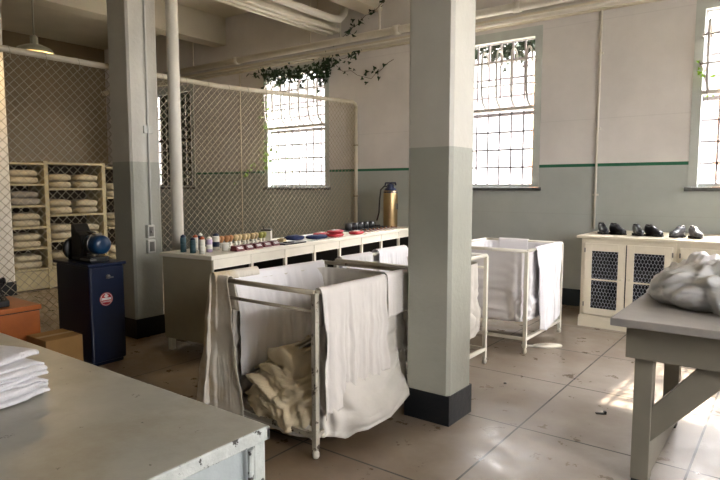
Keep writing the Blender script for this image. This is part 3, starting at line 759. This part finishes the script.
def drape(name, label, p0, p1, zr, nrm, out_drop, in_drop, m, amp=.03, folds=6, seed=0, r=.02, skew=0, cat='sheet', group=None, nu=70, nv=70, wr=.010, flare=0, push=0):
    """cloth hung over a rail from p0 to p1; nrm points outwards; drops are functions of u"""
    p0 = V((*p0, 0)); p1 = V((*p1, 0)); nrm = V((*nrm, 0)).normalized(); Lr = (p1-p0).length; d = (p1-p0).normalized()
    o0 = V(((p0.x+p1.x)/2, (p0.y+p1.y)/2, zr)); b = MB()
    od = out_drop if callable(out_drop) else (lambda u: out_drop)
    idp = in_drop if callable(in_drop) else (lambda u: in_drop)
    def fn(u, v):
        O, I = od(u), idp(u); arc = math.pi*r; T = O+I+arc; sdist = v*T
        uu = u
        if sdist < I: t_ = I-sdist; side = -1; off = -r; z = zr-t_; dist = t_
        elif sdist < I+arc: a = (sdist-I)/arc*math.pi; off = -r*math.cos(a); z = zr+r*math.sin(a); dist = 0; side = 0
        else: t_ = sdist-I-arc; side = 1; off = r; z = zr-t_; dist = t_
        g = min(1, dist/.25)
        ph = seed+1.3*fbm(u*3+seed, 0, 0)
        f = .5+.5*math.sin(2*math.pi*folds*uu+ph*3)
        f = f*.65+.35*(.5+.5*math.sin(2*math.pi*folds*2.3*uu+ph*7+seed))
        w = fbm(uu*Lr*6+seed, z*3, side*3)*wr*2
        off2 = off+side*(amp*f*(.25+.75*g)*(1+dist*.8))+w*g*side
        if side > 0: off2 += push*g
        if side < 0: off2 = min(off2, -r)
        if side > 0: off2 = max(off2, r)
        q = p0+d*(Lr*uu+fbm(uu*4+seed, z*4, 5)*.02*g+skew*dist+flare*(uu-.5)*dist)+nrm*off2
        q.z = z+fbm(uu*5, seed, dist)*.01*g
        return q-o0
    b.grid(fn, nu, nv)
    o = b.build(name, m, thick=.003); o.location = o0
    return tag(o, label, cat, group)

# cart nearest the camera
h = 1.0
X0, X1, A0, A1 = -3.06, -2.2, 2.5, 3.6
t = cart('near laundry cart with chipped white frame, open end facing the grey desk', X0, X1, A0, A1, h, True, 'cart_rail', 'cart_post', None)
hx, hy = (X1-X0)/2, (A1-A0)/2
def rim1(a):
    # low at the near end (-y)
    s = math.sin(a); k = max(0, min(1, (-s-.55)/.35)); k = k*k*(3-2*k)
    return .96-(.96-.15)*k
def bulge1(q, n_, depth, v, x, y):
    far = max(0, min(1, (y+.02)/.55)); 
    q.z = q.z+(.32*far**1.5)*max(0, 1-q.z/.9)
    k = math.exp(-((q.z-.17)/.17)**2)
    if x > 0 and v < .95:
        q.x += .20*k*max(0, min(1, (y+.60)/.35))*max(0, min(1, (.62-y)/.4))*(1 if v < .7 else 1-(v-.7)/.3)
    if q.z < .3 and y < 0: q.y -= .0
    return q
liner(t, hx, hy, h, .025, rim1, 'liner', bulge1, 2.0)
# cloth bundle on the table
def bundle(name, label, c, sz, seed, m='bundle', rz=0, amp=.06, freq=3.2, zf=1.4, cat='bundle'):
    b = MB(); bmesh.ops.create_icosphere(b.bm, subdivisions=6, radius=1)
    for v in b.bm.verts:
        p = v.co.copy(); q = V((p.x*sz[0], p.y*sz[1], p.z*sz[2]))
        dom = V([noise.noise(V((q.x*2.5+seed+j*7, q.y*2.5, q.z*2.5))) for j in range(3)])
        w = q+dom*.22
        rd = 0; am = amp; fr = freq
        for k in range(4):
            rd += am*(2.6*abs(noise.noise(V((w.x*fr+seed, w.y*fr*.8, w.z*fr*zf+k*3))))-.5); am *= .5; fr *= 1.9
        n_ = p.normalized()
        q += n_*rd+n_*.05*fbm(p.x*1.3+seed, p.y*1.3, p.z*1.3)
        q.z = max(q.z, -sz[2]*.55)
        v.co = q
    for f in b.bm.faces: f.smooth = True
    o = b.build(name, m); o.location = (c[0], c[1], c[2]+sz[2]*.55); o.rotation_euler = (0, 0, rz)
    return tag(o, label, cat)
bundle('canvas_sack', 'crumpled tan canvas heaped in the bottom of the near laundry cart', (-2.58, 2.93, .06), (.36, .46, .31), 3.1, m='canvas', cat='canvas sack', amp=.05, freq=3.0, zf=4.5)
# stiff folded canvas flaps
t2 = thing('folded_canvas', 'stiff folded canvas sheaf leaning across the heap inside the near cart', 'canvas', (-2.66, 2.84, .36), R(8))
for k, (m_, dz) in enumerate((('canvas', 0), ('stained_sheet', .03), ('canvas', .06))):
    b = MB()
    def fn(u, v, dz=dz): return V((-.24+u*.50, -.16+v*.46+.02*math.sin(u*5), dz+u*.24+.02*math.sin(v*6+dz*30)-.06*(1-u)))
    b.grid(fn, 20, 14); b.build('fold', m_, t2, thick=.012)
# sheets on near cart
drape('hanging_sheet', 'white sheet hung inside over the left rail of the near laundry cart', (X0, 3.57), (X0, 2.62), h-.01, (1, 0), lambda u: .62+.05*u, .35, 'sheet_white', .022, 4, 1.7, .022, nu=90, wr=.006, push=.06)
drape('hanging_sheet', 'stained sheet draped over the near left corner of the front laundry cart', (X0-.045, A0), (X0+.13, A0), h-.005, (0, -1), lambda u: .90, .2, 'stained_sheet', .012, 1.0, 4.1, .026, flare=.35, wr=.012)
drape('hanging_sheet', 'stained sheet hung outside on the left rail at the near cart corner', (X0, 2.46), (X0, 2.85), h+.012, (-1, 0), .88, .03, 'stained_sheet', .02, 1.5, 2.2, .026, flare=.15)
drape('hanging_sheet', 'long off-white sheet in vertical folds over the near right side rail of the front cart', (X1, 2.53), (X1, 3.20), h-.008, (1, 0), lambda u: .76-.16*u, .22, 'sheet_grey', .028, 5, .6, .024, nu=130, wr=.006)
drape('hanging_towel', 'short folded cloth over the far right side rail of the front cart', (X1, 3.205), (X1, 3.58), h-.004, (1, 0), lambda u: .28-.03*u, .2, 'sheet_grey', .006, 1, 5.2, .028, wr=.002, cat='towel')

# middle cart (behind the first)
B0, B1 = 3.74, 4.82
t = cart('middle laundry cart, mostly hidden behind the front column', X0+.01, X1, B0, B1, h, True, 'cart_cream', 'cart_cream', None)
def nob(q, n_, d, v, x, y): return q
liner(t, (X1-X0)/2, (B1-B0)/2, h, .22, lambda a: .93, 'liner', nob, 7.0)
drape('hanging_sheet', 'white sheet over the left rail of the middle cart', (X0+.01, 4.79), (X0+.01, 4.3), h-.01, (1, 0), .55, .5, 'sheet_white', .03, 3, 3.3, .045)
drape('hanging_sheet', 'white sheet draped along the left rail of the middle cart nearest the first cart', (X0+.01, 4.22), (X0+.01, 3.78), h-.01, (1, 0), .45, .4, 'sheet_white', .02, 2, 6.3, .03)

# far cart
D0, D1 = 5.36, 6.38
FX0, FX1 = -2.92, -2.03
t = cart('far laundry cart with white box liner standing right of the front column', FX0, FX1, D0, D1, h, False, 'cart_cream', 'cart_cream', None)
liner(t, (FX1-FX0)/2, (D1-D0)/2, h, .24, lambda a: .985, 'sheet_white', nob, 12.0, top_in=.012)
drape('hanging_sheet', 'bright white sheet hanging over the right side rail of the far cart', (FX1, 5.55), (FX1, 6.30), h-.008, (1, 0), lambda u: .84-.1*abs(u-.3), .3, 'sheet_white', .03, 2.5, 2.7, .022, flare=-.15)
drape('hanging_towel', 'small white cloth over the far rail of the far laundry cart', (-2.75, D1), (-2.4, D1), h-.008, (0, -1), .16, .2, 'sheet_white', .006, 1, 8.2, .022, cat='towel', nu=20, nv=20, wr=.003)
# floor paddle
t = thing('wooden_paddle', 'small pale paddle lying on the floor beside the far cart', 'paddle', (-1.93, 5.72, 0), R(38))
b = MB(); b.lathe([(0, 0), (.95, 0), (1, .5), (.95, 1), (0, 1)], n=28, mt=Matrix.Diagonal((.15, .07, .02, 1))); b.build('blade', 'cart_cream', t)
b = MB(); b.tube([(-.14, 0, .011), (-.26, .01, .011)], .01, 8); b.build('handle', 'cart_cream', t)

t = thing('metal_scrap', 'tiny black scrap on the floor left of the work table leg', 'scrap', (-1.03, 4.22, 0), .5)
b = MB(); b.box(-.035, .035, -.012, .012, 0, .006); b.box(.02, .035, -.012, .012, .006, .02); b.build('strip', 'black_iron', t)
b = MB(); b.lathe([(0, 0), (.014, 0), (.012, .006), (0, .008)], (0, 0, 0), 9); o = b.build('pebble', 'black_iron'); o.location = (-1.83, 4.42, 0); tag(o, 'tiny dark pebble on the floor right of the front column', 'pebble')

# ------------------------------------------------------------------ cream cabinets at right
CX0 = -1.95; CY = 6.85; CD = YW-.02-CY; CH = 1.05
def cab_unit(x0, x1, doors, label):
    t = thing('wire_door_cabinet', label, 'cabinet', (x0, CY, 0)); w = x1-x0
    b = MB(); b.box(0, .04, 0, CD, .0, CH-.03); b.box(w-.04, w, 0, CD, 0, CH-.03); b.box(.04, w-.04, CD-.03, CD, 0, CH-.03)
    b.box(.04, w-.04, 0.02, CD-.03, .14, .17); b.box(.04, w-.04, 0, CD-.03, .96, CH-.03); b.box(.04, w-.04, 0, .03, .0, .14); b.build('carcass', 'cabinet_cream', t)
    b = MB(); b.box(.041, w-.041, CD-.04, CD-.031, .17, .96); b.box(.0405, .046, .004, CD-.04, .17, .96); b.box(w-.046, w-.0405, .004, CD-.04, .17, .96); b.box(.046, w-.046, .004, CD-.04, .17, .175); b.build('shade_lining', 'cabinet_shade', t)  # dark sheets added so the interior looks shaded behind the wire
    b = MB(); b.box(.04, w-.04, .06, CD-.04, .54, .56); b.build('shelf', 'cabinet_shade', t)
    b = MB(); b.box(-.012, w+.012, -.02, .0, .0, .10); b.box(-.008, w+.008, -.012, 0, .10, .13); b.build('plinth', 'cabinet_cream', t)
    for i, (a, c) in enumerate(doors):
        a -= x0; c -= x0
        b = MB(); st = .075; z0, z1 = .15, .965
        b.box(a, a+st, -.022, -.001, z0, z1); b.box(c-st, c, -.022, -.001, z0, z1); b.box(a+st, c-st, -.022, -.001, z1-.085, z1); b.box(a+st, c-st, -.022, -.001, z0, z0+.075)
        d = b.build('door', 'cabinet_cream', t, bevel=.003)
        b = MB(); b.box(a+st, c-st, -.018, -.005, .545, .562); b.build('glazing_bar', 'cabinet_cream', d)
        # hexagonal wire
        b = MB(); xs0, xs1, zz0, zz1 = a+st, c-st, z0+.075, z1-.085; hw, hh = .034, .040
        j = 0; z = zz0
        while z < zz1-.005:
            x = xs0+(hw/2 if j % 2 else 0)
            while x < xs1+hw:
                def cl(px, pz): return (min(max(px, xs0), xs1), -.012, min(max(pz, zz0), zz1))
                p1_ = cl(x, z); p2_ = cl(x, z+hh*.5)
                for q1, q2 in ((p1_, p2_), (p2_, cl(x+hw/2, z+hh)), (p2_, cl(x-hw/2, z+hh))):
                    if (V(q1)-V(q2)).length > .004: b.tube([q1, q2], .0026, 3, cap=False)
                x += hw
            z += hh; j += 1
        b.build('chicken_wire', 'wire_mesh', d)
        kx = a+.035 if i % 2 else c-.035
        b = MB(); b.lathe([(0, 0), (.012, 0), (.009, .012), (.014, .022), (0, .028)], n=12, mt=Matrix.Translation((kx, -.022, .58)) @ Matrix.Rotation(R(90), 4, 'X')); b.build('knob', 'cabinet_cream', d)
        for zz in (.24, .86):
            b = MB(); b.box((a-.008) if i % 2 == 0 else c-.006, (a+.006) if i % 2 == 0 else c+.008, -.026, -.02, zz, zz+.05); b.build('hinge', 'steel', d)
cab_unit(CX0, -.985, [(-1.905, -1.475), (-1.462, -1.015)], 'cream cabinet with two chicken wire doors beside the navy baseboard')
cab_unit(-.983, -.02, [(-.945, -.51), (-.49, -.06)], 'cream cabinet with chicken wire doors partly hidden behind the cloth bundle')
b = MB(); b.box(CX0-.05, .03, CY-.04, YW-.02, CH-.03, CH, bev=.006); o = b.build('cabinet_top', 'cabinet_cream'); tag(o, 'long cream painted top board across the wire door cabinets', 'countertop')
# shoes
def shoe(x, y, rz, m, label, group='shoes on the cream cabinets'):
    t = thing('dress_shoe', label, 'shoe', (x, y, CH), rz, group); t.scale = (.85, .9, 1.28)
    b = MB()
    st = [(-.135, .030, .085), (-.12, .036, .092), (-.06, .036, .085), (-.01, .037, .082), (.03, .040, .062), (.08, .047, .048), (.12, .042, .042), (.145, .026, .030), (.152, .008, .018)]
    def fn(u, v):
        k = v*(len(st)-1); i = min(int(k), len(st)-2); f = k-i
        xx = st[i][0]*(1-f)+st[i+1][0]*f; w = st[i][1]*(1-f)+st[i+1][1]*f; hh = st[i][2]*(1-f)+st[i+1][2]*f
        a = u*2*math.pi; cc, ss = math.cos(a), math.sin(a)
        return V((xx, w*math.copysign(abs(cc)**.75, cc), .014+hh*max(0, .5+.5*ss)**.8))
    b.grid(fn, 24, 24, close_u=True); b.build('upper', m, t)
    b = MB(); b.prism([(-.14, -.034), (-.05, -.036), (.08, -.050), (.14, -.034), (.158, 0), (.14, .034), (.08, .050), (-.05, .036), (-.14, .034)], 'Z', .006, .018); b.box(-.14, -.07, -.034, .034, 0, .008); b.build('sole', 'sole', t)
    b = MB(); b.lathe([(.028, 0), (.034, .006), (.03, .01), (.024, .004)], n=18, mt=Matrix.Translation((-.09, 0, .092)) @ Matrix.Diagonal((1.5, 1, 1, 1))); b.build('collar', 'sole', t)
    b = MB()
    for i in range(4):
        xx = -.03+i*.017; b.tube([(xx, -.02, .094-i*.007), (xx+.004, 0, .1-i*.007), (xx, .02, .094-i*.007)], .002, 5)
    b.build('laces', m, t)
shoe(-1.80, 7.15, R(-60), 'shoe_black', 'black shoe at the far left end of the cream cabinets')
shoe(-1.64, 7.15, R(-40), 'shoe_black', 'black shoe, right one of the leftmost pair on the cabinets')
shoe(-1.42, 7.13, R(-62), 'shoe_black', 'black shoe, left one of the second pair above the second door')
shoe(-1.26, 7.13, R(-40), 'shoe_black', 'black shoe, right one of the second pair above the second door')
shoe(-1.02, 7.12, R(-110), 'shoe_grey', 'dark grey shoe, left one of the grey pair')
shoe(-.85, 7.12, R(-62), 'shoe_grey', 'pale shining grey shoe, right one of the grey pair')
shoe(-.50, 7.10, R(-80), 'shoe_brown', 'reddish brown shoe at the right edge of the photo')

# ------------------------------------------------------------------ grey work table at right
t = thing('work_table', 'heavy grey wooden work table with diagonal braces at the right', 'table', (-.75, 3.185, 0))
TZ = .92; TL = 2.4; TW = 1.30
b = MB(); b.box(0, TL, 0, TW, TZ-.042, TZ, bev=.005); b.build('tabletop', 'table_top', t)
b = MB(); b.box(.06, TL-.07, .10, .135, TZ-.225, TZ-.042); b.build('apron', 'table_grey', t, bevel=.003)
b = MB(); b.box(.06, .097, .135, TW-.1, TZ-.225, TZ-.042); b.build('apron', 'table_grey', t, bevel=.003)
b = MB(); b.box(.09, TL-.1, TW-.135, TW-.1, TZ-.225, TZ-.042); b.build('apron', 'table_grey', t, bevel=.003)
for x in (.10, TL-.22):
    for y in (.137, TW-.235):
        b = MB(); b.box(x, x+.09, y, y+.09, .02, TZ-.042); o = b.build('leg', 'table_grey', t, bevel=.004)
        b = MB(); b.box(x+.005, x+.085, y+.005, y+.085, 0, .02); b.build('foot', 'black_iron', o)
    b = MB(); b.box(x+.06, x+.088, .227, TW-.235, .04, .26); b.build('stretcher', 'table_grey', t, bevel=.003)
b = MB()
b.prism([(.185, .235), (.185, .425), (.415, .71), (.60, .71)], 'Y', .15, .19); b.build('brace', 'table_grey', t, bevel=.003)
b = MB()
b.prism([(TL-.225, .235), (TL-.225, .425), (TL-.455, .71), (TL-.64, .71)], 'Y', .15, .19); b.build('brace', 'table_grey', t, bevel=.003)

bundle('laundry_bundle', 'large crumpled white cloth bundle on the grey work table', (-.04, 3.82, TZ+.001), (.62, .30, .185), 4.0, rz=R(4), amp=.030, freq=4.0)
bundle('laundry_bundle', 'pale bluish cloth bulge at the left end of the large bundle on the table', (-.50, 4.02, TZ+.001), (.20, .19, .13), 8.0, m='sheet_white')

# ------------------------------------------------------------------ foreground desk
t = thing('steel_desk', 'grey painted steel desk with chipped edges filling the lower left foreground', 'desk', (-1.30, 1.25, 0))
DZ = .85
b = MB(); b.box(-3.2, 0, -2.2, 0, DZ-.012, DZ, bev=.003); b.build('desktop', 'desk_top', t)
b = MB(); b.box(-.012, .004, -2.2, .004, DZ-.045, DZ-.001, bev=.004); b.box(-3.2, .004, -.012, .004, DZ-.045, DZ-.001, bev=.004); b.build('edge_rim', 'desk_rim', t)
b = MB(); b.box(-.05, -.022, -2.15, -.05, .06, DZ-.045); b.build('side_panel', 'desk_side', t)
b = MB(); b.box(-3.15, -.05, -.05, -.022, .06, DZ-.045); b.build('back_panel', 'desk_side', t)
for x, y in ((-.03, -.03), (-.03, -2.17), (-3.17, -.03)):
    b = MB(); b.box(x-.028, x+.024, y-.028, y+.024, .03, DZ-.02, bev=.008); o = b.build('corner_post', 'desk_rim', t)
    b = MB(); b.lathe([(0, 0), (.024, 0), (.02, .03), (0, .03)], (x, y, 0), 12); b.build('foot', 'rubber', o)
b = MB(); b.tube([(.002, -.078, .06), (.002, -.078, DZ-.05)], .009, 8); b.build('edge_molding', 'desk_rim', t)
b = MB(); b.box(-.052, .0, -2.15, -.05, .05, .11); b.build('bottom_trim', 'desk_rim', t)

# folded towels
def folded_towel(x, y, z, w, d, th, seed, rz, label, layers=3):
    """a towel folded over: cross-section is a flattened spiral with the fold at +x"""
    b = MB(); pts = []
    lt = th/layers
    prof = []
    # centre line of the cloth zig-zag: long runs in x joined with round folds
    for k in range(layers):
        zc = lt*(k+.5)
        xs = (-w/2, w/2-lt*.5) if k % 2 == 0 else (w/2-lt*.5, -w/2)
        if k % 2 == 0:
            for i in range(9): prof.append((xs[0]+(xs[1]-xs[0])*i/8, zc))
        else:
            for i in range(9): prof.append((xs[0]+(xs[1]-xs[0])*i/8, zc))
        if k < layers-1:
            sx = 1 if k % 2 == 0 else -1
            for i in range(1, 6):
                a = -math.pi/2+math.pi*i/6; prof.append((xs[1]+sx*math.cos(a)*lt*.5*1.25, zc+lt*.5+math.sin(a)*lt*.5))
    n = len(prof)
    def fn(u, v):
        k = v*(n-1); i = min(int(k), n-2); f = k-i
        px = prof[i][0]*(1-f)+prof[i+1][0]*f; pz = prof[i][1]*(1-f)+prof[i+1][1]*f
        yy = (u-.5)*d
        px += .016*fbm(yy*7+seed, pz*30, seed)+.006*math.sin(yy*20+seed); pz += .010*fbm(px*6+seed, yy*6, seed*.7)*(pz/th+.2)
        pz -= .012*max(0, abs(u-.5)*2-.8)*5*(pz/th)
        return V((px, yy, max(.002, pz)))
    b.grid(fn, 40, 60)
    o = b.build('folded_towel', 'towel', thick=lt*.82); o.location = (x, y, z+lt*.36); o.rotation_euler = (0, 0, rz); o.scale = (1, 1, .86)
    return tag(o, label, 'towel', 'white towels stacked on the desk')
z = DZ+.001
tl = [('bottom', .035, 0), ('second from the bottom', .039, .012), ('middle', .034, -.008), ('second from the top', .041, .02), ('top', .032, -.04)]
for i, (nm, th_, dx) in enumerate(tl):
    folded_towel(-2.33+dx, .80-.004*i, z, .44, .24, th_, i*3.7+1, R(14+(-1)**i*3), 'white folded towel, %s of the stack on the grey desk' % nm, 2 if i in (4,) else 3)
    z += th_*.86+.001

# ------------------------------------------------------------------ light
w = bpy.data.worlds.new('World'); scene.world = w; w.use_nodes = True
nt = w.node_tree; bg = nt.nodes['Background']
bg.inputs['Color'].default_value = (1.0, .975, .95, 1)
# sky kept dim low where windows show it, boosted high up to light the room
g = N(nt, 'ShaderNodeTexCoord'); sx = N(nt, 'ShaderNodeSeparateXYZ'); nt.links.new(g.outputs['Generated'], sx.inputs[0])
mr = N(nt, 'ShaderNodeMapRange'); nt.links.new(sx.outputs['Z'], mr.inputs[0]); mr.interpolation_type = 'SMOOTHSTEP'
mr.inputs[1].default_value = .28; mr.inputs[2].default_value = .62; mr.inputs[3].default_value = 1.9; mr.inputs[4].default_value = 26.0
# extra sky strength added on the unseen +X side to brighten right-hand faces
m2 = N(nt, 'ShaderNodeMapRange'); nt.links.new(sx.outputs['X'], m2.inputs[0]); m2.interpolation_type = 'SMOOTHSTEP'
m2.inputs[1].default_value = .35; m2.inputs[2].default_value = .8; m2.inputs[3].default_value = 0; m2.inputs[4].default_value = 18.0
ad = N(nt, 'ShaderNodeMath', operation='ADD'); nt.links.new(mr.outputs[0], ad.inputs[0]); nt.links.new(m2.outputs[0], ad.inputs[1])
nt.links.new(ad.outputs[0], bg.inputs['Strength'])
def portal(x, y, z, sx, sz, rot):
    l = bpy.data.lights.new('window_portal', 'AREA'); l.shape = 'RECTANGLE'; l.size = sx; l.size_y = sz
    l.cycles.is_portal = True
    o = bpy.data.objects.new('window_portal', l); col.objects.link(o); o.location = (x, y, z); o.rotation_euler = rot
for x0, x1 in WIN: portal((x0+x1)/2, YW+WT+.02, (ZS+ZH)/2, x1-x0, ZH-ZS, (R(-90), 0, 0))
for y0, y1 in RW: portal(XR+.32, (y0+y1)/2, (ZS+ZH)/2, y1-y0, ZH-ZS, (R(-90), 0, R(-90)))
s = bpy.data.lights.new('sun', 'SUN'); s.energy = 6.5; s.angle = R(.6); s.color = (1, .80, .58)
o = bpy.data.objects.new('sun', s); col.objects.link(o)
d = V((-.04, -1, -math.tan(R(44.5)))); o.rotation_euler = d.to_track_quat('-Z', 'Y').to_euler()
# the pendant lamp inside the cage is on, dim and warm
l = bpy.data.lights.new('pendant_bulb', 'POINT'); l.energy = 20; l.shadow_soft_size = .05; l.color = (1, .68, .34)
o = bpy.data.objects.new('pendant_bulb', l); col.objects.link(o); o.location = (-8.3, 3.79, 3.34)

# ------------------------------------------------------------------ camera
cam = bpy.data.cameras.new('camera'); cam.sensor_width = 36; cam.lens = 582*36/720; cam.clip_start = .05
co = bpy.data.objects.new('camera', cam); col.objects.link(co); co.location = (0, 0, 1.6)
co.rotation_euler = (math.pi/2-math.atan(53/582), 0, R(36.85)); scene.camera = co
vs = scene.view_settings; vs.view_transform = 'Standard'; vs.look = 'None'; vs.gamma = 1; vs.use_curve_mapping = False
vs.exposure = 1.2
